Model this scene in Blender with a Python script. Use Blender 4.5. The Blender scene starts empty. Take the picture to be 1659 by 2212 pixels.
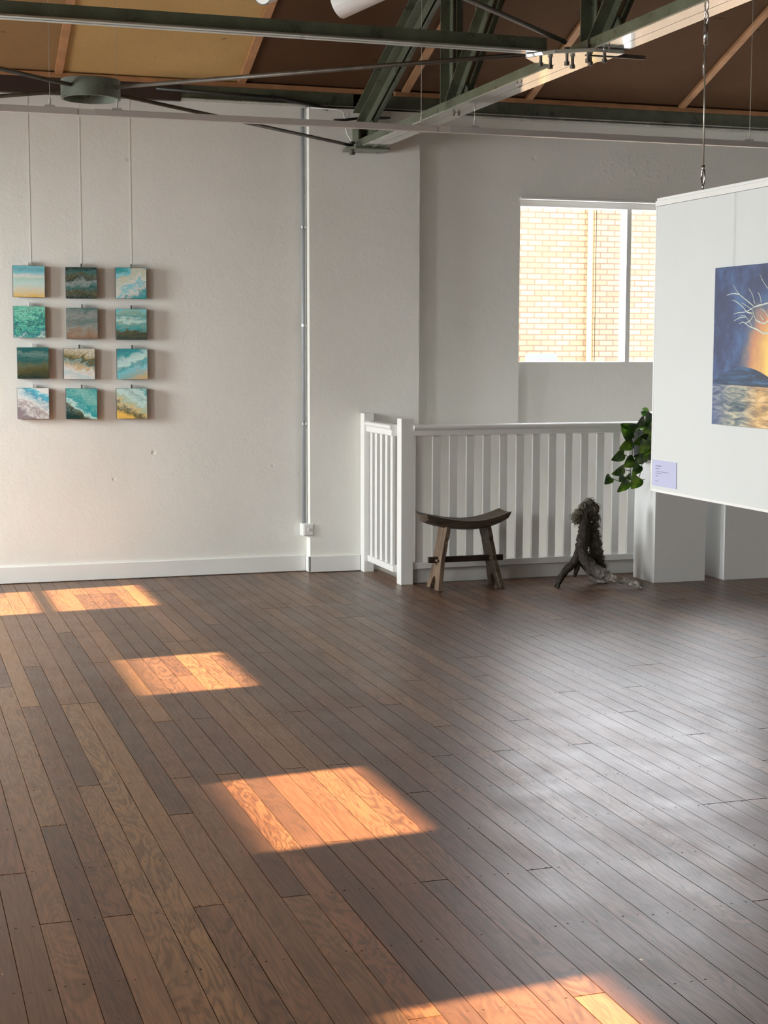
import bpy, bmesh, math, random
from mathutils import Vector, Matrix
random.seed(11)
sc = bpy.context.scene
COL = sc.collection
PI = math.pi

# ------------------------------------------------------------------ node helpers
class NT:
    def __init__(self, name):
        self.mat = bpy.data.materials.new(name); self.mat.use_nodes = True
        self.t = self.mat.node_tree; self.t.nodes.clear()
        self.out = self.t.nodes.new('ShaderNodeOutputMaterial')
        self.bsdf = self.t.nodes.new('ShaderNodeBsdfPrincipled')
        self.t.links.new(self.bsdf.outputs[0], self.out.inputs[0])
    def n(self, typ, **kw):
        nd = self.t.nodes.new(typ)
        for k, v in kw.items(): setattr(nd, k, v)
        return nd
    def put(self, sock, v):
        if isinstance(v, bpy.types.NodeSocket): self.t.links.new(v, sock)
        elif isinstance(v, (tuple, list)) and len(v) == 3 and sock.type == 'RGBA': sock.default_value = (*v, 1)
        else: sock.default_value = v
    def m(self, op, a, b=0.0, c=0.0, clamp=False):
        nd = self.n('ShaderNodeMath', operation=op, use_clamp=clamp)
        self.put(nd.inputs[0], a); self.put(nd.inputs[1], b); self.put(nd.inputs[2], c)
        return nd.outputs[0]
    def xyz(self, kind='Object'):
        tc = self.n('ShaderNodeTexCoord'); s = self.n('ShaderNodeSeparateXYZ')
        self.t.links.new(tc.outputs[kind], s.inputs[0])
        return tc.outputs[kind], s.outputs[0], s.outputs[1], s.outputs[2]
    def comb(self, x, y, z=0.0):
        nd = self.n('ShaderNodeCombineXYZ')
        for i, v in enumerate((x, y, z)): self.put(nd.inputs[i], v)
        return nd.outputs[0]
    def noise(self, vec, scale=5, detail=4, rough=.5, dist=0.0, color=False):
        nd = self.n('ShaderNodeTexNoise'); self.put(nd.inputs['Vector'], vec)
        nd.inputs['Scale'].default_value = scale; nd.inputs['Detail'].default_value = detail
        nd.inputs['Roughness'].default_value = rough; nd.inputs['Distortion'].default_value = dist
        return nd.outputs['Color' if color else 0]
    def white(self, vec, color=False):
        nd = self.n('ShaderNodeTexWhiteNoise', noise_dimensions='3D'); self.put(nd.inputs[0], vec)
        return nd.outputs['Color' if color else 'Value']
    def ramp(self, fac, stops, interp='LINEAR'):
        nd = self.n('ShaderNodeValToRGB'); cr = nd.color_ramp; cr.interpolation = interp
        while len(cr.elements) < len(stops): cr.elements.new(.5)
        for e, (p, c) in zip(cr.elements, stops):
            e.position = p; e.color = (*c, 1) if len(c) == 3 else c
        self.put(nd.inputs[0], fac)
        return nd.outputs[0]
    def mix(self, fac, a, b, blend='MIX'):
        nd = self.n('ShaderNodeMix', data_type='RGBA', blend_type=blend)
        self.put(nd.inputs[0], fac); self.put(nd.inputs[6], a); self.put(nd.inputs[7], b)
        return nd.outputs[2]
    def rng(self, v, a, b, c=0.0, d=1.0, smooth=False):
        nd = self.n('ShaderNodeMapRange', interpolation_type='SMOOTHSTEP' if smooth else 'LINEAR')
        self.put(nd.inputs[0], v)
        for i, q in enumerate((a, b, c, d)): self.put(nd.inputs[i+1], q)
        return nd.outputs[0]
    def bump(self, h, strength=.3, dist=.01):
        nd = self.n('ShaderNodeBump'); nd.inputs['Strength'].default_value = strength
        nd.inputs['Distance'].default_value = dist; self.put(nd.inputs['Height'], h)
        self.t.links.new(nd.outputs[0], self.bsdf.inputs['Normal'])
    def fin(self, col=None, rough=None, metal=None, spec=None, coat=None, coat_r=None, trans=None):
        b = self.bsdf.inputs
        for k, v in (('Base Color', col), ('Roughness', rough), ('Metallic', metal), ('Specular IOR Level', spec),
                     ('Coat Weight', coat), ('Coat Roughness', coat_r), ('Transmission Weight', trans)):
            if v is not None: self.put(b[k], v)
        return self.mat

def paint(name, col, rough=.5, var=.06, scale=6, bumpy=0.0, metal=0.0, spec=None):
    n = NT(name); v, x, y, z = n.xyz()
    f = n.noise(v, scale, 5)
    c = n.mix(n.rng(f, .3, .7), tuple(max(0, q*(1-var)) for q in col), tuple(min(1, q*(1+var)) for q in col))
    if bumpy: n.bump(n.noise(v, scale*14, 4), bumpy, .004)
    return n.fin(c, rough, metal, spec)

# ------------------------------------------------------------------ materials
def wall_mat():
    n = NT('plaster'); v, x, y, z = n.xyz()
    big = n.noise(v, 1.3, 3); mid = n.noise(v, 9, 5, .6); fine = n.noise(v, 70, 3)
    vor = n.n('ShaderNodeTexVoronoi'); n.put(vor.inputs['Vector'], v); vor.inputs['Scale'].default_value = 4.2
    pit = n.rng(vor.outputs['Distance'], 0.02, 0.075, 1, 0, True)
    pit = n.m('MULTIPLY', pit, n.rng(n.noise(v, 1.7, 2), .5, .6, 0, 1))
    # rough filler patch on the upper right wall, around x 5.2 z 2.75
    dx = n.m('DIVIDE', n.m('SUBTRACT', x, 5.15), .55); dz = n.m('DIVIDE', n.m('SUBTRACT', z, 2.76), .14)
    rr = n.m('ADD', n.m('MULTIPLY', dx, dx), n.m('MULTIPLY', dz, dz))
    patch = n.m('MULTIPLY', n.rng(rr, .1, 1, 1, 0, True), n.rng(n.noise(v, 22, 3), .52, .68))
    h = n.m('ADD', n.m('MULTIPLY', mid, .45), n.m('MULTIPLY', fine, .10))
    h = n.m('SUBTRACT', h, n.m('MULTIPLY', pit, .55))
    h = n.m('ADD', h, n.m('MULTIPLY', patch, .3))
    n.bump(h, .48, .012)
    c = n.mix(n.rng(big, .3, .7), (.75, .745, .70), (.81, .805, .765))
    c = n.mix(n.m('MULTIPLY', pit, .12), c, (.55, .53, .50))
    return n.fin(c, .62, spec=.3)
M_WALL = wall_mat()
M_WHITE = paint('white_gloss_paint', (.78, .78, .76), .34, .02, 5, .05)
M_PANEL = paint('white_board', (.62, .64, .635), .5, .015, 3, .02)
M_PLINTH = paint('plinth_paint', (.80, .81, .81), .45, .02, 3, .03)
M_TRACK = paint('track_grey', (.50, .465, .44), .4, .03, 8)
M_TIMBER = paint('batten_timber', (.38, .19, .085), .6, .22, 9, .1)
M_BLACK = paint('black_cable', (.012, .012, .012), .45, .1, 9)
M_RUST = paint('dark_steel_rod', (.085, .070, .055), .45, .35, 12, .1, .3)
M_CHROME = paint('chrome', (.6, .6, .6), .18, .05, 9, 0, 1.0)
M_WIRE = paint('steel_wire', (.5, .47, .42), .35, .1, 9, 0, .8)
M_PIPE = paint('grey_pipe', (.30, .32, .34), .4, .05, 9)
M_POT = paint('charcoal_pot', (.045, .047, .05), .5, .1, 9)
M_LINE = paint('clear_tape', (.80, .795, .76), .4, .02, 5)
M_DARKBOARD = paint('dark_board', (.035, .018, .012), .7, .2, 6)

def steel_mat(name, col, rough):
    n = NT(name); v, x, y, z = n.xyz()
    f = n.noise(v, 7, 6, .65); g = n.noise(v, 30, 4)
    c = n.mix(n.rng(f, .35, .65), tuple(q*.75 for q in col), tuple(min(1, q*1.2) for q in col))
    c = n.mix(n.rng(g, .66, .75), c, (.07, .055, .04))
    n.bump(n.noise(v, 14, 3), .10, .002)
    return n.fin(c, n.rng(f, .3, .7, rough*.8, rough*1.3), .0, 1.0 if 'glossy' in name or 'flange' in name else .5)
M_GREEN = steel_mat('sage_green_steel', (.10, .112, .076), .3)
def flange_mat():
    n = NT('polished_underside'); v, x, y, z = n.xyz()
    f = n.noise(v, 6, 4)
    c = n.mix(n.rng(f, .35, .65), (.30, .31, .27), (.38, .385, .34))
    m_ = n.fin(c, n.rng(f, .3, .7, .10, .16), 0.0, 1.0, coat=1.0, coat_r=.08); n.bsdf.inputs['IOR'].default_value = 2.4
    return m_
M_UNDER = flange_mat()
M_GLOSSGREEN = steel_mat('glossy_green_underside', (.20, .205, .175), .15)
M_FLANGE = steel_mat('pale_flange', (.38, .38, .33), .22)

def ceil_mat(name, a, b):
    n = NT(name); v, x, y, z = n.xyz()
    f = n.noise(v, 2.2, 5, .6); g = n.noise(v, 60, 3)
    c = n.mix(n.rng(f, .3, .7), a, b)
    c = n.mix(n.m('MULTIPLY', n.rng(g, .4, .7), .15), c, tuple(q*.6 for q in a))
    s = n.noise(n.comb(n.m('MULTIPLY', x, 1.0), n.m('MULTIPLY', y, 3.5), z), 7, 3)
    c = n.mix(n.rng(s, .70, .76, 0, .65), c, tuple(q*.3 for q in a))
    n.bump(n.noise(v, 90, 3), .12, .003)
    return n.fin(c, .8, spec=.2)
M_CEIL_D = ceil_mat('dark_fibreboard', (.072, .034, .015), (.092, .044, .020))
M_CEIL_M = ceil_mat('mid_fibreboard', (.25, .150, .065), (.30, .18, .08))
M_CEIL_L = ceil_mat('tan_fibreboard', (.44, .285, .115), (.52, .34, .14))

BW = .08128
def floor_mat():
    n = NT('floorboards'); v, x, y, z = n.xyz()
    u = n.m('DIVIDE', n.m('SUBTRACT', x, .348), BW)
    idx = n.m('FLOOR', u); fu = n.m('FRACT', u)
    w = n.m('DIVIDE', n.m('SUBTRACT', y, 3.136), .42)
    r1 = n.white(n.comb(idx, 3.7, 1.1))
    r2 = n.white(n.comb(idx, 9.1, 4.4))
    ln = n.m('ADD', 5.0, n.m('FLOOR', n.m('MULTIPLY', r2, 5.0)))
    s = n.m('DIVIDE', n.m('ADD', w, n.m('FLOOR', n.m('MULTIPLY', r1, 11.0))), ln)
    sid = n.m('FLOOR', s); fs = n.m('MULTIPLY', n.m('FRACT', s), n.m('MULTIPLY', ln, .42))
    br = n.white(n.comb(idx, sid, 7.7)); br2 = n.white(n.comb(sid, idx, 2.3)); br3 = n.white(n.comb(sid, 5.5, idx))
    # grain: long cathedral figure, warped
    gx = n.m('ADD', n.m('MULTIPLY', x, 9.0), n.m('MULTIPLY', br, 40.0))
    gy = n.m('ADD', n.m('MULTIPLY', y, 1.7), n.m('MULTIPLY', br2, 30.0))
    gv = n.comb(gx, gy, n.m('MULTIPLY', br3, 9.0))
    g1 = n.noise(gv, 1.0, 3, .55, .9)
    rings = n.m('FRACT', n.m('MULTIPLY', g1, 11.0))
    rings = n.m('ABSOLUTE', n.m('SUBTRACT', rings, .5))
    fine = n.noise(n.comb(n.m('MULTIPLY', x, 160.0), n.m('MULTIPLY', y, 6.0), br), 1.0, 4, .6)
    mott = n.noise(v, 3.0, 5, .6)
    tone = n.m('ADD', n.m('MULTIPLY', br, .62), n.m('MULTIPLY', mott, .36))
    base = n.ramp(tone, [(0.1, (.058, .024, .013)), (.3, (.096, .040, .020)), (.5, (.130, .055, .026)), (.68, (.165, .074, .031)), (.84, (.210, .105, .042)), (.97, (.26, .150, .060))])
    fig = n.rng(rings, .12, .5, 0, 1, True)
    str_ = n.rng(br3, 0, 1, .25, .85)
    c = n.mix(n.m('MULTIPLY', fig, str_), base, n.mix(1.0, base, (.30, .24, .22), 'MULTIPLY'))
    c = n.mix(n.rng(fine, .42, .66, 0, .75), c, n.mix(1.0, c, (.50, .44, .42), 'MULTIPLY'))
    red = n.rng(br2, .6, 1, 0, .35)
    c = n.mix(red, c, n.mix(1.0, c, (1.25, .82, .72), 'MULTIPLY'))
    c = n.mix(.12, c, (.10, .070, .052))      # grey worn wash over everything
    # seams
    ed = n.m('MINIMUM', fu, n.m('SUBTRACT', 1.0, fu))
    sw = n.rng(n.noise(n.comb(idx, n.m('MULTIPLY', y, 1.5), 0.0), 1.0, 2), .25, .75, .004, .024)
    seam = n.m('LESS_THAN', ed, sw)
    en = n.m('LESS_THAN', fs, .005)
    # nails, two per board on each joist
    fw = n.m('FRACT', n.m('ADD', w, .5)); dy = n.m('MULTIPLY', n.m('SUBTRACT', fw, .5), .42)
    jit = n.m('MULTIPLY', n.m('SUBTRACT', n.white(n.comb(idx, n.m('FLOOR', n.m('ADD', w, .5)), 0.0)), .5), .02)
    dy = n.m('ADD', dy, jit)
    dx = n.m('MULTIPLY', n.m('SUBTRACT', n.m('ABSOLUTE', n.m('SUBTRACT', fu, .5)), .27), BW)
    d = n.m('SQRT', n.m('ADD', n.m('MULTIPLY', dx, dx), n.m('MULTIPLY', dy, dy)))
    nail = n.m('MULTIPLY', n.rng(d, .0020, .0042, 1, 0), n.rng(n.white(n.comb(n.m('FLOOR', n.m('MULTIPLY', u, 2.0)), n.m('FLOOR', n.m('ADD', w, .5)), 5.0)), .1, .8, .1, .95))
    dark = n.m('MAXIMUM', n.m('MAXIMUM', seam, en), nail)
    c = n.mix(n.m('MULTIPLY', dark, n.rng(r2, 0, 1, .40, .95)), c, (.004, .002, .002))
    # pale chips and filler
    vor = n.n('ShaderNodeTexVoronoi'); n.put(vor.inputs['Vector'], n.comb(n.m('MULTIPLY', x, 1.6), y, 0.0)); vor.inputs['Scale'].default_value = 3.0
    chip = n.m('MULTIPLY', n.m('LESS_THAN', n.m('ADD', vor.outputs['Distance'], n.m('MULTIPLY', fine, .03)), .034), n.m('GREATER_THAN', n.noise(v, 2.1, 1), .54))
    c = n.mix(n.m('MULTIPLY', chip, .8), c, (.60, .42, .24))
    cup = n.m('MULTIPLY', n.m('MULTIPLY', n.m('SUBTRACT', fu, .5), n.m('SUBTRACT', br, .5)), .16)   # each board a touch cupped
    n.bump(n.m('SUBTRACT', cup, n.m('LESS_THAN', ed, .014)), .35, .0025)
    ro = n.m('ADD', n.m('ADD', n.rng(mott, .3, .7, .26, .36), n.m('MULTIPLY', fine, .14)), n.m('MULTIPLY', dark, .5))
    return n.fin(c, ro, spec=n.m('MULTIPLY', n.m('SUBTRACT', 1.0, dark), .85))
M_FLOOR = floor_mat()

def wood_mat(name, a, b, rough=.6, axis='z', sc_=1.0, bumpv=.3):
    n = NT(name); v, x, y, z = n.xyz()
    k = dict(x=(4, 40, 40), y=(40, 4, 40), z=(40, 40, 4))[axis]
    g = n.noise(n.comb(n.m('MULTIPLY', x, k[0]*sc_), n.m('MULTIPLY', y, k[1]*sc_), n.m('MULTIPLY', z, k[2]*sc_)), 1.0, 5, .6, .6)
    c = n.mix(n.rng(g, .3, .7), a, b)
    n.bump(g, bumpv, .004)
    return n.fin(c, rough, spec=.35)
M_SEAT = wood_mat('dark_seat_wood', (.022, .015, .010), (.11, .080, .055), .5, 'x')
M_LEGW = wood_mat('pale_leg_wood', (.05, .033, .022), (.20, .135, .09), .65, 'z')  # paler brown for the left leg and pegs; right leg takes the seat wood
M_STRW = wood_mat('stretcher_wood', (.015, .009, .006), (.045, .026, .017), .5, 'x')
def drift_mat():
    n = NT('driftwood'); v, x, y, z = n.xyz()
    g = n.noise(n.comb(n.m('MULTIPLY', x, 3.0), n.m('MULTIPLY', y, 3.0), z), 26, 5, .65, .8)
    c = n.mix(n.rng(g, .35, .65), (.013, .010, .008), (.075, .062, .050))
    pale = n.m('MULTIPLY', n.rng(x, 4.20, 4.30, 0, 1), n.rng(z, .19, .13, 0, 1))
    c2 = n.mix(n.rng(n.noise(v, 26, 5, .6, .8), .42, .62), (.16, .14, .12), (.62, .58, .52))
    c = n.mix(n.m('MULTIPLY', pale, .9), c, c2)
    n.bump(g, .9, .008)
    return n.fin(c, .85, spec=.15)
M_DRIFT = drift_mat()
M_FIBRE = paint('root_fibre', (.085, .074, .052), .9, .45, 40)
def leaf_mat():
    n = NT('pothos_leaf'); v, x, y, z = n.xyz()
    f = n.noise(v, 14, 2)
    c = n.ramp(f, [(.28, (.010, .030, .006)), (.44, (.024, .075, .010)), (.56, (.085, .19, .018)), (.68, (.22, .38, .035))])
    return n.fin(c, .3, spec=.5)
M_LEAF = leaf_mat()
M_STEM = paint('vine_stem', (.06, .10, .025), .5, .2, 9)

def brick_mat():
    n = NT('cream_brick'); v, x, y, z = n.xyz()
    b = n.n('ShaderNodeTexBrick'); n.put(b.inputs['Vector'], n.comb(x, z, 0.0))
    b.inputs['Scale'].default_value = 1.0; b.inputs['Brick Width'].default_value = .245; b.inputs['Row Height'].default_value = .0865
    b.inputs['Mortar Size'].default_value = .012; b.inputs['Mortar Smooth'].default_value = .3
    b.inputs['Color1'].default_value = (.180, .150, .105, 1); b.inputs['Color2'].default_value = (.120, .080, .055, 1)
    b.inputs['Mortar'].default_value = (.088, .061, .046, 1); b.inputs['Bias'].default_value = -.35
    c = n.mix(n.rng(n.noise(v, .8, 3), .3, .7, 0, .3), b.outputs[0], (.145, .102, .07))
    return n.fin(c, .85, spec=.2)
M_BRICK = brick_mat()
M_DOWNPIPE = paint('cream_downpipe', (.17, .135, .065), .5, .03, 3)

# ------------------------------------------------------------------ geometry helpers
class MB:
    def __init__(self): self.b = bmesh.new()
    def box(self, x0, x1, y0, y1, z0, z1):
        vs = [self.b.verts.new((x, y, z)) for x in (x0, x1) for y in (y0, y1) for z in (z0, z1)]
        for f in ((0,1,3,2), (4,6,7,5), (0,4,5,1), (2,3,7,6), (0,2,6,4), (1,5,7,3)):
            self.b.faces.new([vs[i] for i in f])
        return self
    def tube(self, pts, rad, seg=8, cap=True, wob=0.0, flat=1.0):
        pts = [Vector(p) for p in pts]
        if not isinstance(rad, (list, tuple)): rad = [rad]*len(pts)
        rings = []; up = None
        for i, p in enumerate(pts):
            t = (pts[min(i+1, len(pts)-1)] - pts[max(i-1, 0)]).normalized()
            if up is None:
                up = Vector((0, 0, 1)) if abs(t.z) < .9 else Vector((0, 1, 0))
            a = t.cross(up)
            if a.length < 1e-4: a = t.cross(Vector((1, 0, 0)))
            a.normalize(); c = a.cross(t).normalized(); up = c
            ring = []
            for k in range(seg):
                an = 2*PI*k/seg; r = rad[i]*(1+wob*(random.random()-.5)*2)
                ring.append(self.b.verts.new(p + a*math.cos(an)*r + c*math.sin(an)*r*flat))
            rings.append(ring)
        for r0, r1 in zip(rings, rings[1:]):
            for k in range(seg):
                self.b.faces.new([r0[k], r0[(k+1) % seg], r1[(k+1) % seg], r1[k]])
        if cap:
            self.b.faces.new(rings[0][::-1]); self.b.faces.new(rings[-1])
        return self
    def prism(self, poly, axis, a, b):
        """poly = 2-D points; axis = normal axis, a..b extent"""
        def P(q, w):
            return {'x': (w, q[0], q[1]), 'y': (q[0], w, q[1]), 'z': (q[0], q[1], w)}[axis]
        v0 = [self.b.verts.new(P(q, a)) for q in poly]; v1 = [self.b.verts.new(P(q, b)) for q in poly]
        self.b.faces.new(v0[::-1]); self.b.faces.new(v1)
        for i in range(len(poly)):
            j = (i+1) % len(poly); self.b.faces.new([v0[i], v0[j], v1[j], v1[i]])
        return self
    def quad(self, *ps):
        self.b.faces.new([self.b.verts.new(p) for p in ps]); return self
    def lathe(self, prof, c, seg=24):
        rings = [[self.b.verts.new((c[0]+r*math.cos(2*PI*k/seg), c[1]+r*math.sin(2*PI*k/seg), z)) for k in range(seg)] for r, z in prof]
        for r0, r1 in zip(rings, rings[1:]):
            for k in range(seg): self.b.faces.new([r0[k], r0[(k+1) % seg], r1[(k+1) % seg], r1[k]])
        return self
    def obj(self, name, mat, parent=None, smooth=False, bevel=0.0, sub=0):
        bmesh.ops.recalc_face_normals(self.b, faces=self.b.faces)
        me = bpy.data.meshes.new(name); self.b.to_mesh(me); self.b.free()
        me.materials.append(mat)
        if smooth:
            for p in me.polygons: p.use_smooth = True
        o = bpy.data.objects.new(name, me); COL.objects.link(o)
        if parent:
            o.parent = parent; o.matrix_parent_inverse = Matrix.Translation(-parent.location)
        if bevel:
            m = o.modifiers.new('edge', 'BEVEL'); m.width = bevel; m.segments = 2; m.limit_method = 'ANGLE'
        if sub:
            m = o.modifiers.new('sub', 'SUBSURF'); m.levels = sub; m.render_levels = sub
        return o
def tag(o, label, cat, group=None):
    o['label'] = label; o['category'] = cat
    if group: o['group'] = group
    return o
def thing(name, label, cat, loc=(0, 0, 0), group=None):
    o = bpy.data.objects.new(name, None); o.empty_display_size = .1; o.location = loc; COL.objects.link(o)
    return tag(o, label, cat, group)
def struct(o): o['kind'] = 'structure'; return o
def angle_bar(mb, p0, p1, w, t, side):
    """L angle between two points in a x=const plane; side=-1/+1 which x side carries the broad leg"""
    p0 = Vector(p0); p1 = Vector(p1); d = (p1-p0).normalized(); nrm = Vector((0, -d.z, d.y))
    def brick(x0, x1, n0, n1):
        vs = []
        for p in (p0, p1):
            for xx in (x0, x1):
                for nn in (n0, n1): vs.append(mb.b.verts.new(p + Vector((xx, 0, 0)) + nrm*nn))
        for f in ((0,1,3,2), (4,6,7,5), (0,4,5,1), (2,3,7,6), (0,2,6,4), (1,5,7,3)): mb.b.faces.new([vs[i] for i in f])
    if side < 0: brick(-w, 0, 0, t); brick(-t, 0, 0, w)
    else: brick(0, w, 0, t); brick(0, t, 0, w)

# ------------------------------------------------------------------ room shell
WY = 10.005; XL = -2.5; XR = 8.0; YF = -3.0; ZE = 3.19; SL = .40
def roofz(y): return ZE + SL*(10-y)
# floor with the stairwell opening behind the balustrade
fl = MB()
def slab(x0, x1, y0, y1): fl.box(x0, x1, y0, y1, -.12, 0)
slab(XL, 3.19, YF, WY); slab(3.19, XR, YF, 9.285)
struct(fl.obj('floor', M_FLOOR))
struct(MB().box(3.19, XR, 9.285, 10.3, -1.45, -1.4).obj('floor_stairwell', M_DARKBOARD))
# back wall: left bay, pilaster, right bay around the window and the shallow recess below it
WX0, WX1, WZ0, WZ1 = 4.243, 6.35, 1.404, 2.536
wb = MB()
wb.box(XL, 2.75, WY, 10.3, -.12, 3.6)
wb.box(2.703, 3.472, 9.915, 10.3, -1.4, 3.07)
wb.box(3.40, WX0, WY, 10.3, -1.4, 3.6)
wb.box(WX0, WX1, WY, 10.3, WZ1, 3.6)
wb.box(WX1, XR, WY, 10.3, -1.4, 3.6)
wb.box(WX0-.006, WX1, 10.05, 10.3, -1.4, WZ0)
struct(wb.obj('wall_back', M_WALL))
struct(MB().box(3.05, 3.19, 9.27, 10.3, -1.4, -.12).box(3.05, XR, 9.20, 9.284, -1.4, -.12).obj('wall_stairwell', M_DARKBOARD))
# other walls
wr = MB().box(XR, XR+.2, YF, 10.3, -1.4, 9)
struct(wr.obj('wall_right', M_WALL))
struct(MB().box(XL, XR, YF-.2, YF, -.1, 9).obj('wall_front', M_WALL))
# left wall with window openings (outside the photograph, they light the room)
WINS = [(8.49, 9.32), (6.19, 7.01), (3.99, 4.78), (1.98, 2.83), (-.3, .55), (-2.4, -1.6)]
ZB, ZT = 1.0, 2.477
wl = MB()
ys = [YF] + [q for w in sorted(WINS) for q in w] + [10.3]
for a, b in zip(ys[::2], ys[1::2]): wl.box(XL-.2, XL, a, b, -.1, 9)
for a, b in WINS: wl.box(XL-.2, XL, a, b, -.1, ZB); wl.box(XL-.2, XL, a, b, ZT-(.055 if a > 8 else .025 if a > 6 else 0), 9)
struct(wl.obj('wall_left', M_WALL))
for i, (a, b) in enumerate(sorted(WINS)):
    f = MB()
    f.box(XL-.12, XL-.08, a, b, 1.985, 2.025)
    f.box(XL-.12, XL-.08, a, b, ZB, ZB+.04)
    struct(f.obj('window_%d' % (i+2), M_WHITE))
# roof lining: one board between each pair of battens
bat = [-2.3, -1.15, -.06, 1.10, 2.26, 3.28, 4.27, 5.44, 6.6, 7.76]
edges = [XL] + bat + [XR]
mats = [M_CEIL_D, M_CEIL_D, M_CEIL_M, M_CEIL_M, M_CEIL_L, M_CEIL_D, M_CEIL_D, M_CEIL_D, M_CEIL_D, M_CEIL_D, M_CEIL_D]
ceil = thing('ceiling', 'sloping fibreboard ceiling lining', 'ceiling'); struct(ceil)
YR = 3.4
for i, (a, b) in enumerate(zip(edges, edges[1:])):
    o = MB().prism([(10.3, roofz(10.3)), (YR, roofz(YR)), (YF, roofz(YR)-SL*(YR-YF)), (YF, roofz(YR)-SL*(YR-YF)+.05), (YR, roofz(YR)+.05), (10.3, roofz(10.3)+.05)], 'x', a, b).obj('ceiling_panel', mats[i], ceil)
bt = MB()
for x in bat:
    w = .024
    if x == 3.28:
        for xx in (3.175, 3.375): bt.prism([(9.98, roofz(9.98)), (YR, roofz(YR)), (YR, roofz(YR)-.022), (9.98, roofz(9.98)-.022)], 'x', xx-w, xx+w)
        continue
    bt.prism([(9.98, roofz(9.98)), (YR, roofz(YR)), (YR, roofz(YR)-.022), (9.98, roofz(9.98)-.022)], 'x', x-w, x+w)
bt.obj('ceiling_batten', M_TIMBER, ceil)
e = MB()
for a, b in ((XL, 3.20), (3.30, XR)): e.box(a, b, 9.93, 9.965, 3.175, 3.205)
struct(e.obj('trim_1', M_TIMBER, bevel=.003))
# steel wall plate under the roof edge, and a dark brown strip at its left end
g = MB(); g.box(1.87, 3.02, 9.955, 10.0, 3.09, 3.18); g.box(3.14, XR, 9.955, 10.0, 3.09, 3.18)
wp = thing('wall_beam', 'long green painted steel beam along the top of the back wall', 'beam', (3, 9.97, 3.1)); wp['kind'] = 'structure'
g.obj('web', M_GREEN, wp)
g = MB(); g.box(1.87, 3.02, 9.925, 10.0, 3.083, 3.089); g.box(3.2, XR, 9.925, 10.0, 3.083, 3.089); g.box(3.2, XR, 9.935, 10.0, 3.067, 3.073)
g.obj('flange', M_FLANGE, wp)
MB().box(XL, 1.87, 9.95, 10.0, 3.075, 3.18).obj('dark_strip', M_DARKBOARD, wp)
# skirting
sk = MB(); sk.box(XL, 2.69, 9.990, WY, .004, .111); struct(sk.obj('baseboard_left', M_WHITE, bevel=.003))
sk = MB(); sk.box(2.690, 3.052, 9.898, 9.915, .004, .111); sk.box(2.690, 2.7025, 9.898, 9.989, .004, .111)
struct(sk.obj('baseboard_pilaster', M_WHITE, bevel=.003))
struct(MB().box(XR-.015, XR, YF, 9.2, .004, .111).obj('baseboard_right', M_WHITE))

# ------------------------------------------------------------------ window in the back wall
w1 = thing('window_1', 'white framed sliding window looking out to a cream brick wall', 'window', (5.3, 10.1, 1.4)); w1['kind'] = 'structure'
f = MB()
f.box(WX0, WX1, 10.06, 10.15, 2.492, WZ1); f.box(WX0, WX1, 10.06, 10.15, WZ0, 1.412)
f.box(WX0, WX0+.02, 10.06, 10.15, WZ0, WZ1); f.box(WX1-.03, WX1, 10.06, 10.15, WZ0, WZ1)
f.obj('window_frame', M_WHITE, w1, bevel=.002)
MB().box(5.088, 5.124, 10.05, 10.15, 1.412, 2.492).obj('mullion', M_WHITE, w1, bevel=.002)
MB().box(WX0-.004, WX1, 9.992, WY+.002, WZ1, WZ1+.012).obj('lit_edge_strip', M_WHITE, w1)  # white strip standing in for light caught on the wall edge
n = NT('window_glass'); gl = n.n('ShaderNodeBsdfTransparent'); gs = n.n('ShaderNodeBsdfGlossy'); gs.inputs['Roughness'].default_value = .02
mx = n.n('ShaderNodeMixShader'); mx.inputs[0].default_value = .05
n.t.links.new(gl.outputs[0], mx.inputs[1]); n.t.links.new(gs.outputs[0], mx.inputs[2]); n.t.links.new(mx.outputs[0], n.out.inputs[0])
M_GLASS = n.mat
for a, b in ((WX0+.02, 5.088), (5.124, WX1-.03)):
    MB().quad((a, 10.12, 1.412), (b, 10.12, 1.412), (b, 10.12, 2.492), (a, 10.12, 2.492)).obj('pane', M_GLASS, w1)

# ------------------------------------------------------------------ outside: brick building
bb = thing('brick_building', 'cream and tan brick building wall seen through the window', 'building', (10.5, 22.6, -3))
MB().box(5, 24, 22.5, 22.8, -3, 4.05).obj('wall', M_BRICK, bb)
MB().box(10.83, 11.9, 22.44, 22.5, -3, 4.05).obj('wall_pier', M_BRICK, bb)
MB().tube([(10.715, 22.42, -3), (10.715, 22.42, 4.05)], .042, 12).obj('downpipe', M_DOWNPIPE, bb, smooth=True)
tag(MB().box(4, 26, 12, 22.4, -3.1, -3.0).obj('ground_outside', paint('asphalt', (.35, .32, .29), .9), None), 'pale paved yard outside below the window', 'ground')['kind'] = 'structure'
bx = thing('outdoor_sign', 'small blue board with a pink stripe outside the window, low against the bricks', 'sign', (9.9, 22.2, 1.0))
MB().box(9.55, 10.06, 22.2, 22.25, 1.02, 1.43).obj('board', paint('blue_board', (.06, .085, .21), .5), bx)
MB().box(9.56, 10.03, 22.19, 22.2, 1.30, 1.345).obj('stripe', paint('pink_stripe', (.20, .07, .12), .5), bx)
MB().box(9.76, 9.84, 22.2, 22.26, -3, 1.02).obj('post', M_DOWNPIPE, bx)
# unseen block added outside to cut off the low sun for most windows
tag(MB().box(-9, -8, -40, 7.2, -3, 5.245).obj('sun_blocker', paint('blocker_render', (.6, .57, .52), .9), None), 'unseen block added outside the side windows to cut the low sun', 'building')['kind'] = 'structure'

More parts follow.
